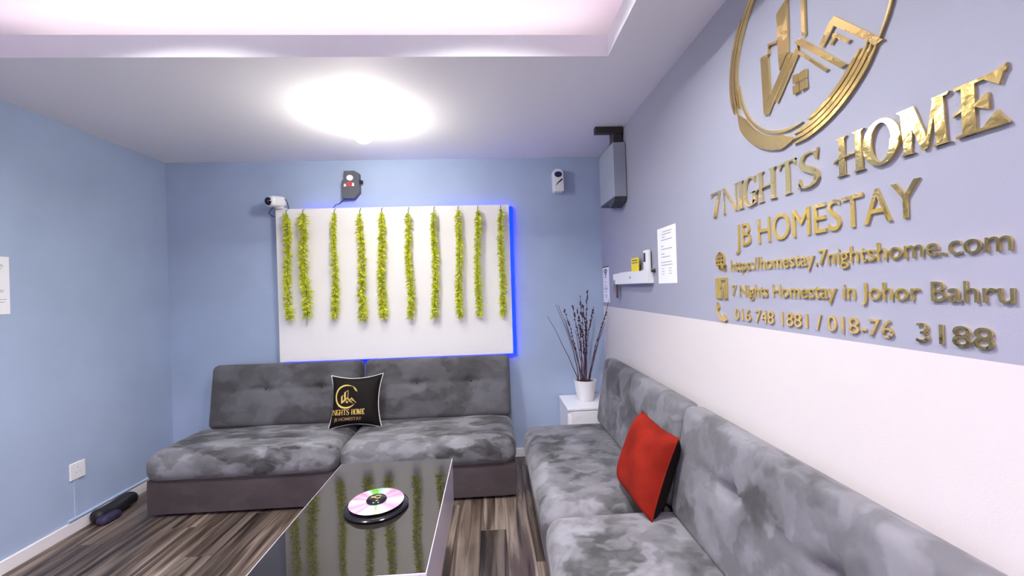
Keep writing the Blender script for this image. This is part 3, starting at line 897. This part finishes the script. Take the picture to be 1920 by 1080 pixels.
# ------------------------------------------------------------------ cushions
def cushion_surface(size, thick, sag=0.07):
    """returns f(u, v, side) for u, v in [-1, 1]: local x across, z up, y thickness"""
    s = size / 2
    def f(u, v, side):
        pinch = 1 - sag * (1 - u * u) * (abs(v) ** 3)
        pinch2 = 1 - sag * (1 - v * v) * (abs(u) ** 3)
        th = thick / 2 * (max(0, 1 - u ** 4) ** 0.55) * (max(0, 1 - v ** 4) ** 0.55)
        wr = 0.004 * math.sin(5 * u + 3 * v) * (1 - u * u) * (1 - v * v)
        return Vector((u * s * pinch2, side * (th + wr), v * s * pinch))
    return f
def cushion(name, f, xf, material, label, n=26, pipe=None, piping_mat='piping'):
    org = xf(Vector((0, 0, 0)))
    t = tag(empty(name, org), label, 'cushion')
    for side, nm in ((-1, 'front_cover'), (1, 'back_cover')):
        bm = nb()
        g = [[bm.verts.new(xf(f(-1 + 2 * i / n, -1 + 2 * j / n, side))) for j in range(n + 1)] for i in range(n + 1)]
        for i in range(n):
            for j in range(n):
                bm.faces.new((g[i][j], g[i + 1][j], g[i + 1][j + 1], g[i][j + 1]))
        link(nm, bm, material, t, smooth='all')
    if pipe:
        edge = [(-1 + 2 * k / 24, 1) for k in range(24)] + [(1, 1 - 2 * k / 24) for k in range(24)] + [(1 - 2 * k / 24, -1) for k in range(24)] + [(-1, -1 + 2 * k / 24) for k in range(25)]
        link('piping', add_tube(nb(), [xf(f(u, v, 1)) for u, v in edge], pipe, 6), piping_mat, t, smooth='all')
    return t

def frame(origin, right, up):
    right = Vector(right).normalized(); up = Vector(up); up = (up - right * up.dot(right)).normalized()
    back = up.cross(right)      # local +y, away from the viewer for a front side of -1
    back = -back if False else back
    def xf(p_): return Vector(origin) + right * p_.x + back * (-p_.y) * -1 * 1.0 + up * p_.z
    return xf

# black cushion leaning on the back sofa
bf = cushion_surface(0.405, 0.13, 0.16)
bxf = frame((-1.068, 3.286, 0.628), (1, -0.02, 0.012), (0.02, 0.27, 1))
bc = cushion('black_cushion', bf, bxf, 'blackcloth', 'black cushion with gold house logo and white piping on the back sofa', pipe=0.0035)
front = [c for c in bc.children if c.name.startswith('front_cover')][0]
def on_cushion(x, y, d):       # x, y in -1..1 on the face
    p_ = bf(x, y, -1)
    e = 1e-3
    px = bf(x + e, y, -1) - p_; py = bf(x, y + e, -1) - p_
    nrm = px.cross(py).normalized()
    if nrm.y > 0: nrm = -nrm
    return bxf(p_ + nrm * d)
def cushion_print(name, polys, material):
    bm = nb()
    for poly in polys: add_prism(bm, poly, on_cushion, 0.0004, 0.0016)
    return link(name, bm, material, front)
def lg(x, y):   # logo wall coordinates -> cushion face coordinates
    return (-0.27 - (x - LCY) * 1.30, 0.18 + (y - LCZ) * 1.30)
polys = []
for arc in [(.300, .346, 62, 318), (.325, .340, 20, 62), (.300, .312, 25, 50)]:
    for seg in arc_segs(*arc): polys.append([(-0.27 + x * 1.30, 0.18 + y * 1.30) for x, y in seg])
for kname in LOGO:
    for poly in LOGO[kname]: polys.append([lg(*p_) for p_ in poly])
cushion_print('printed_logo', polys, 'goldprint')
polys = []
for ch, ya, yb in EXT:
    for poly in glyph(ch, (ya - yb) / CH): polys.append([(-0.92 + (1.79 - (ya - x * CH)) * 1.28, -0.50 + y * 0.20) for x, y in poly])
cushion_print('printed_name', polys, 'goldprint')
bm = nb()
for vs, fs in font_polys('JB HOMESTAY', 0.01):
    q = letter_mesh(vs, fs, lambda x, y: (-0.72 + x * 0.165, -0.735 + y * 0.19), on_cushion, 0.0004, 0.0016)
    tmpm = bpy.data.meshes.new('t'); q.to_mesh(tmpm); q.free(); bm.from_mesh(tmpm); bpy.data.meshes.remove(tmpm)
link('printed_line', bm, 'goldprint2', front)

# red cushion leaning on the right sofa, black reverse
rf = cushion_surface(0.378, 0.165, 0.07)
rxf = frame((0.712, 1.94, 0.620), (0.045, -0.98, -0.02), (0.36, -0.07, 0.98))
rcush = cushion('red_cushion', rf, rxf, 'red', 'red velvet cushion with a black back leaning on the right sofa', pipe=0.003, piping_mat='red')
for c in rcush.children:
    if c.name.startswith('back_cover'): c.data.materials[0] = M['blackcloth']

# ------------------------------------------------------------------ white cabinet, pot, twigs
CX0, CX1, CY0, CY1, CZ = 0.566, 0.955, 3.19, 3.60, 0.52
cb = tag(empty('side_cabinet', ((CX0 + CX1) / 2, (CY0 + CY1) / 2, 0)), 'small white cabinet in the corner behind the right sofa', 'cabinet')
link('body', box(CX0, CX1, CY0 + 0.018, CY1, 0, CZ - 0.02, bev=0.002, seg=1), 'white', cb)
link('top_board', box(CX0 - 0.004, CX1 + 0.004, CY0, CY1, CZ - 0.019, CZ, bev=0.002, seg=1), 'white', cb)
dr = link('door', box(CX0 + 0.022, CX1 - 0.01, CY0, CY0 + 0.017, 0.03, CZ - 0.026, bev=0.002, seg=1), 'white', cb)
link('knob', ball(nb(), (CX1 - 0.05, CY0 - 0.01, 0.36), 0.012, u=10, v=6), 'steel', dr, smooth='all')

QX, QY = 0.758, 3.42
pt = tag(empty('flower_pot', (QX, QY, CZ)), 'white tapered ceramic pot on the small white cabinet', 'pot')
link('pot', add_lathe(nb(), [(0.02, 0), (0.060, 0), (0.066, 0.006), (0.082, 0.09), (0.090, 0.155), (0.091, 0.168), (0.084, 0.168), (0.080, 0.14), (0.02, 0.138)], (QX, QY, CZ), 40), 'pot', pt, smooth=True)
link('soil', add_lathe(nb(), [(0.01, 0.138), (0.0795, 0.139), (0.078, 0.150), (0.01, 0.154)], (QX, QY, CZ), 24), 'soil', pt)
TIPS = [(0.462, 1.225), (0.519, 1.321), (0.559, 1.311), (0.594, 1.287), (0.671, 1.303), (0.697, 1.293), (0.736, 1.39), (0.778, 1.424), (0.761, 1.313), (0.869, 1.287), (0.966, 1.342), (0.968, 1.238), (0.62, 1.19), (0.80, 1.17), (0.72, 1.22), (0.70, 1.10), (0.93, 1.16)]
BUDDY = {3, 4, 5, 6, 8, 9, 11, 7, 14, 13}
TL = ['leftmost thin twig leaning out of the white pot', 'second thin bare twig from the left in the pot', 'third thin bare twig from the left in the pot', 'budded twig left of centre in the pot',
      'short curved budded twig in the pot', 'crooked budded twig near the middle of the pot', 'tall budded twig near the middle of the pot', 'tallest straight twig in the pot', 'reddish budded twig in the middle of the pot',
      'budded twig right of centre in the pot', 'tall twig leaning right before the lilac wall', 'rightmost budded twig in the pot', 'low bare twig at the left of the pot', 'low budded twig at the right of centre', 'short budded twig at the centre of the pot', 'shortest bare twig in the pot', 'short bare twig leaning right in the pot']
for i, (tx, tz) in enumerate(TIPS):
    rg = random.Random(50 + i)
    bx = QX + (tx - QX) * 0.20 + rg.uniform(-.012, .012); by = QY + rg.uniform(-.05, .05); ty = QY + rg.uniform(-.10, .08)
    bend = rg.uniform(-.018, .018)
    pts = []
    for k in range(11):
        s = k / 10
        e = s ** 1.35
        pts.append((bx + (tx - bx) * e + bend * math.sin(s * PI) + rg.uniform(-.003, .003), by + (ty - by) * s, CZ + 0.145 + (tz - CZ - 0.145) * s))
    w = tag(empty('twig', (bx, by, CZ + 0.145)), TL[i], 'twig', 'dried twigs in the white pot')
    link('stick', add_tube(nb(), pts, [0.0042 - 0.0026 * k / 10 for k in range(11)], 6), 'twig', w)
    if i in BUDDY:
        bm = nb()
        for k in range(22):
            s = rg.uniform(0.35, 1.0) if k > 8 else rg.uniform(0.75, 1.0)
            j = min(9, int(s * 10)); fr_ = s * 10 - j
            p0, p1 = Vector(pts[j]), Vector(pts[j + 1])
            c = p0.lerp(p1, fr_)
            ball(bm, (c.x + rg.uniform(-.006, .006), c.y + rg.uniform(-.006, .006), c.z), rg.uniform(.0045, .0075), (1, 1, 1.3), 6, 4)
        link('buds', bm, 'bud', w, smooth='all')['kind'] = 'stuff'

# ------------------------------------------------------------------ devices on the back wall
# white camera on the panel's top left corner
kc = tag(empty('security_camera', (-1.755, 3.53, PZ1)), 'small white camera with a dark lens on the upper left corner of the panel', 'camera')
def cyl_dir(bm, p0, p1, r0, r1, n=24): return add_tube(bm, [p0, p1], [r0, r1], n)
cd = Vector((-0.38, -0.90, -0.12)).normalized()
c0 = Vector((-1.748, 3.525, 2.238))
bm = rbox(0.10, 0.15, 0.088, 0.032, (10, 12, 10))
rot = cd.to_track_quat('-Y', 'Z').to_matrix()
bmesh.ops.transform(bm, verts=bm.verts, matrix=Matrix.Translation(c0) @ rot.to_4x4())
bd = link('body', bm, 'white', kc, smooth='all')
fc = c0 + cd * 0.071
bm = add_tube(nb(), [fc, fc + cd * 0.008], [0.034, 0.030], 24)
link('face_plate', bm, 'blackgloss', kc)
bm = add_tube(nb(), [fc + cd * 0.006, fc + cd * 0.014], [0.020, 0.015], 20)
link('lens', bm, 'navy', kc)
link('bracket', box(-1.76, -1.70, 3.53, D, PZ1, PZ1 + 0.016, bev=0.003), 'white', kc)
link('cable', add_tube(nb(), [(-1.71, 3.55, 2.262), (-1.685, 3.545, 2.262), (-1.668, 3.545, 2.24), (-1.662, 3.55, 2.21), (-1.66, 3.552, 2.18)], 0.003, 6), 'black', kc)
link('cable', add_tube(nb(), [(-1.79, 3.56, 2.20), (-1.835, 3.575, 2.155), (-1.82, 3.595, 2.135), (-1.785, 3.604, 2.125), (-1.776, 3.610, 2.12)], 0.003, 6), 'black', kc)

# grey box with a printed figure above the panel
DX0, DX1, DZ0, DZ1 = -1.224, -1.078, 2.263, 2.494
dv = tag(empty('wall_device', ((DX0 + DX1) / 2, D, DZ0)), 'dark grey box with white and red print above the panel', 'device')
bm = nb()
outl = [(DX0, DZ0), (DX1 - .045, DZ0), (DX1 - .004, DZ0 + .05), (DX1 - .004, DZ1 - .02), (DX1 - .04, DZ1), (DX0 + .02, DZ1), (DX0 + .02, DZ1 - .07), (DX0, DZ1 - .085)]
add_prism(bm, outl, lambda x, y, d: Vector((x, D - d, y)), 0.0, 0.06)
link('housing', bm, mat('dark_grey_plastic', (0.10, 0.105, 0.12), 0.5), dv)
link('knob', add_lathe(nb(), [(.006, 0), (.016, 0), (.016, .022), (.010, .026), (.004, .026)], (DX1 - .004, D - .03, 2.405), 16, axis='X'), 'darkmetal', dv, smooth=True)
bm = nb()
add_prism(bm, [(-.03 + .028 * math.cos(a) + .0, .024 * math.sin(a)) for a in [k * PI / 8 for k in range(16)]], lambda x, y, d: Vector((-1.125 + x, D - d, 2.435 + y)), 0.06, 0.0615)
link('print_patch', bm, 'printwhite', dv)
bm = nb()
add_prism(bm, [(-1.195, 2.365), (-1.185, 2.39), (-1.165, 2.405), (-1.14, 2.40), (-1.125, 2.38), (-1.122, 2.362)], lambda x, y, d: Vector((x, D - d, y)), 0.06, 0.0614)
link('print_patch', bm, 'printred', dv)
bm = nb()
add_prism(bm, [(-1.208, 2.362), (-1.203, 2.385), (-1.190, 2.385), (-1.186, 2.362)], lambda x, y, d: Vector((x, D - d, y)), 0.06, 0.0618)
link('print_patch', bm, 'printwhite', dv)
bm = nb()
add_prism(bm, [(-1.140, 2.365), (-1.135, 2.392), (-1.122, 2.392), (-1.120, 2.365)], lambda x, y, d: Vector((x, D - d, y)), 0.06, 0.0618)
link('print_patch', bm, 'printwhite', dv)
link('cable', add_tube(nb(), [(-1.215, 3.60, 2.266), (-1.235, 3.60, 2.25), (-1.265, 3.60, 2.225), (-1.29, 3.60, 2.22), (-1.315, 3.60, 2.19), (-1.32, 3.605, 2.16)], 0.003, 6), 'black', dv)

# air freshener
AX, AZ = 0.610, 2.383
af = tag(empty('air_freshener', (AX, D, 2.285)), 'white air freshener dispenser with dark oval window high on the back wall', 'dispenser')
def rounded_outline(w, h, r_top, r_bot, n=8):
    o_ = []
    for cx, cy, r, a0 in ((w / 2 - r_bot, -h / 2 + r_bot, r_bot, -90), (w / 2 - r_top, h / 2 - r_top, r_top, 0), (-w / 2 + r_top, h / 2 - r_top, r_top, 90), (-w / 2 + r_bot, -h / 2 + r_bot, r_bot, 180)):
        for k in range(n + 1):
            a = math.radians(a0 + 90 * k / n); o_.append((cx + r * math.cos(a), cy + r * math.sin(a)))
    return o_
tl = 0.06
afn = lambda x, y, d: Vector((AX + x + tl * -y * 0.35, D - d, AZ + y))
bm = nb()
add_prism(bm, rounded_outline(.092, .196, .036, .014), afn, 0, .062)
add_prism(bm, rounded_outline(.080, .184, .032, .012), afn, .0621, .072)
link('case', bm, 'white', af)
link('window', add_prism(nb(), [(.033 * math.cos(a), .048 + .025 * math.sin(a)) for a in [k * PI / 12 for k in range(24)]], afn, .072, .0745), 'navy', af)
bm = nb()
for seg in stroke([(-.022, -.047), (-.010, -.028), (.010, -.012), (.034, .008)], [.004, .008, .011, .013]): add_prism(bm, seg, afn, .072, .0735)
link('stripe', bm, 'black', af)

# speaker hung from the ceiling in the corner
sp = tag(empty('hanging_speaker', (0.935, 3.07, 2.04)), 'slim grey box speaker hung from a black bracket in the right corner', 'speaker')
SX0, SX1, SY0, SY1 = 0.893, 0.984, 2.90, 3.27
bm = nb()
add_box(bm, SX0, SX1, SY0, SY1, 2.09, 2.475, bev=0.004)
link('cabinet', bm, 'greyplastic', sp)
bm = nb()
add_prism(bm, [(SY0, 2.09), (SY1, 2.09), (SY1 - 0.02, 2.075), (SY0 + 0.16, 2.06), (SY0 + 0.12, 2.03), (SY0 + 0.02, 2.055)], lambda x, y, d: Vector((SX0 + d, x, y)), 0.004, SX1 - SX0 - 0.004)
link('lower_grille', bm, 'darkgrille', sp)
link('bracket_stem', box(SX0 + 0.02, SX1 - 0.012, SY0 + 0.04, SY0 + 0.14, 2.47, H - 0.02, bev=0.003), 'darkmetal', sp)
link('bracket_bar', box(0.780, 0.984, 2.935, 2.985, H - 0.045, H, bev=0.004), 'darkmetal', sp)

# ------------------------------------------------------------------ things on the right wall
def wall_sheet(name, ya, yb, za, zb, label, cat='paper', th=0.0015):
    t = tag(empty(name, (XR, (ya + yb) / 2, za)), label, cat)
    link('sheet', box(XR - th - 0.0005, XR - 0.0005, min(ya, yb), max(ya, yb), za, zb), 'paper', t)
    return t
t = wall_sheet('paper_notice', 2.393, 2.152, 1.463, 1.779, 'white printed paper notice taped to the lilac wall beside the shelf')
bm = nb(); rg = random.Random(5)
for (z, y0, y1) in [(1.752, 2.32, 2.20), (1.738, 2.335, 2.21), (1.722, 2.33, 2.29), (1.706, 2.345, 2.20), (1.672, 2.345, 2.31), (1.654, 2.345, 2.20), (1.628, 2.345, 2.30), (1.610, 2.345, 2.23), (1.580, 2.35, 2.21), (1.564, 2.35, 2.20)]:
    add_box(bm, XR - 0.0026, XR - 0.0019, y1, y0, z, z + 0.005)
for (y0, y1) in ((2.34, 2.31), (2.25, 2.215)):
    for z in (1.545, 1.53, 1.515): add_box(bm, XR - 0.0026, XR - 0.0019, y1, y0, z, z + 0.004)
link('print', bm, 'ink', t)

t = wall_sheet('wifi_sign', 3.60, 3.414, 1.318, 1.619, 'white sign with a black wireless symbol in the corner of the right wall', 'sign', 0.003)
bm = nb()
wf = lambda x, y, d: Vector((XR - d, 3.507 - x, 1.535 + y))
for r in (.022, .042, .062):
    for seg in arc_segs(r - .006, r + .006, 45, 135, False): add_prism(bm, seg, wf, .003, .0045)
add_prism(bm, [(.010 * math.cos(a), .010 * math.sin(a)) for a in [k * PI / 6 for k in range(12)]], wf, .003, .0045)
link('symbol', bm, 'inkdark', t)
bm = nb()
for z, w in ((1.487, .03), (1.455, .05), (1.437, .105), (1.425, .105), (1.405, .05), (1.375, .06), (1.36, .05)):
    add_box(bm, XR - .0045, XR - .003, 3.507 - w / 2, 3.507 + w / 2, z, z + .008)
link('print', bm, 'ink', t)
link('clip', box(XR - .006, XR - .0005, 3.42, 3.60, 1.617, 1.624), 'black', t)

sh = tag(empty('wall_shelf', (XR, 2.88, 1.467)), 'narrow white wall rack on the right wall holding a remote', 'shelf')
SHX = XR - 0.040
SY_A, SY_B = 2.468, 3.125
link('front_board', box(SHX, SHX + 0.005, SY_A, SY_B, 1.468, 1.548, bev=0.0015, seg=1), 'white', sh)
link('bottom_board', box(SHX + 0.005, XR - 0.0005, SY_A, SY_B, 1.468, 1.474), 'white', sh)
link('back_board', box(XR - 0.005, XR - 0.0005, SY_A, SY_B, 1.474, 1.556), 'white', sh)
link('end_board', box(SHX + 0.005, XR - 0.005, SY_A, SY_A + 0.005, 1.474, 1.548), 'white', sh)
link('end_board', box(SHX + 0.005, XR - 0.005, SY_B - 0.005, SY_B, 1.474, 1.548), 'white', sh)
link('emblem', box(SHX - 0.001, SHX, 2.775, 2.785, 1.503, 1.518), 'inkdark', sh)
link('hook', add_tube(nb(), [(SHX + 0.01, 3.127, 1.53), (SHX + 0.01, 3.150, 1.528), (SHX + 0.01, 3.156, 1.515), (SHX + 0.01, 3.150, 1.502), (SHX + 0.01, 3.140, 1.500)], 0.004, 8), 'white', sh)
link('hook_plate', box(SHX, SHX + 0.025, 3.127, 3.175, 1.50, 1.546, bev=0.002, seg=1), 'white', sh)

yc = tag(empty('yellow_card', (XR - 0.03, 2.70, 1.475)), 'yellow card standing in the white wall rack', 'card')
link('card', box(XR - 0.034, XR - 0.028, 2.635, 2.765, 1.475, 1.637), 'yellow', yc)
bm = nb()
add_box(bm, XR - 0.0348, XR - 0.034, 2.65, 2.75, 1.618, 1.624); add_box(bm, XR - 0.0348, XR - 0.034, 2.645, 2.755, 1.603, 1.608)
link('print', bm, 'inkdark', yc)
rm = tag(empty('remote_control', (XR - 0.02, 2.516, 1.475)), 'white remote control with a dark display in the wall rack', 'remote')
link('body', box(XR - 0.032, XR - 0.010, 2.480, 2.552, 1.475, 1.672, bev=0.005), 'white', rm)
link('display', box(XR - 0.0332, XR - 0.0318, 2.512, 2.542, 1.600, 1.655), 'inkdark', rm)
pl = tag(link('wall_plug', add_lathe(nb(), [(.004, 0), (.012, 0), (.013, -.008), (.008, -.022), (.003, -.024)], (XR - .0005, 2.448, 1.543), 14, axis='X'), 'darkgrille', loc=(XR, 2.455, 1.53), smooth=True), 'small dark wall plug beside the white wall rack', 'wall plug')
ky = tag(empty('key_bunch', (SHX + 0.01, 3.150, 1.37)), 'bunch of keys with a brown fob hanging from the wall rack', 'keys')
RXk = SHX + 0.012
link('ring', add_tube(nb(), [(RXk, 3.150 + .014 * math.cos(a), 1.488 + .014 * math.sin(a)) for a in [k * PI / 8 for k in range(17)]], 0.0016, 6, cap=False), 'steel', ky)
link('fob', box(RXk - .005, RXk + .005, 3.105, 3.135, 1.365, 1.475, bev=.003), 'brownleather', ky)
for k, (dy, l) in enumerate(((.012, .06), (.024, .052))):
    bm = nb()
    add_lathe(bm, [(.002, -.001), (.011, -.001), (.011, .001), (.002, .001)], (RXk - .004 - .004 * k, 3.150 + dy, 1.462), 14, axis='X')
    add_box(bm, RXk - .005 - .004 * k, RXk - .003 - .004 * k, 3.150 + dy - .004, 3.150 + dy + .004, 1.462 - l, 1.455)
    link('key', bm, 'steel', ky)

# ------------------------------------------------------------------ things on the left wall
t = tag(empty('paper_sheet', (XL, 2.36, 1.406)), 'white paper sheet on the left wall at the picture edge', 'paper')
link('sheet', box(XL + 0.0005, XL + 0.002, 2.250, 2.467, 1.406, 1.724), 'paper', t)
bm = nb()
for z, y1 in ((1.676, 2.435), (1.668, 2.44), (1.656, 2.43), (1.535, 2.44), (1.527, 2.435), (1.485, 2.45), (1.470, 2.44), (1.60, 2.40)): add_box(bm, XL + 0.002, XL + 0.0028, 2.27, y1, z, z + 0.004)
link('print', bm, 'ink', t)
so = tag(empty('wall_socket', (XL, 2.81, 0.33)), 'white square power socket low on the left wall', 'socket')
link('plate', box(XL + 0.0005, XL + 0.010, 2.762, 2.860, 0.331, 0.437, bev=0.003), 'white', so)
for dy, dz, w, h in ((0, .018, .004, .010), (-.012, -.010, .008, .004), (.012, -.010, .008, .004)):
    link('socket_slot', box(XL + 0.0098, XL + 0.0106, 2.811 + dy - w / 2, 2.811 + dy + w / 2, .384 + dz - h / 2, .384 + dz + h / 2), 'ink', so)

# black rounded bag on the floor by the left baseboard
bg = tag(empty('black_bag', (-2.62, 3.03, 0)), 'long black rounded bag lying on the floor along the left baseboard', 'bag')
def lump(p_):
    q = p_.copy()
    q.z += 0.006 * math.sin(p_.y * 24) ; q.x += 0.004 * math.sin(p_.y * 31 + 1)
    return q
bm = rbox(0.095, 0.305, 0.088, 0.042, (10, 26, 10), lump)
bmesh.ops.rotate(bm, verts=bm.verts, cent=(0, 0, 0), matrix=Matrix.Rotation(math.radians(-3), 3, 'Z'))
bmesh.ops.translate(bm, verts=bm.verts, vec=(-2.618, 2.995, 0.050))
link('body', bm, 'bag', bg, smooth='all')
bm = rbox(0.07, 0.13, 0.055, 0.024, (8, 10, 6))
bmesh.ops.rotate(bm, verts=bm.verts, cent=(0, 0, 0), matrix=Matrix.Rotation(math.radians(-6), 3, 'Z'))
bmesh.ops.translate(bm, verts=bm.verts, vec=(-2.572, 2.895, 0.0285))
link('end_pocket', bm, 'bagtrim', bg, smooth='all')
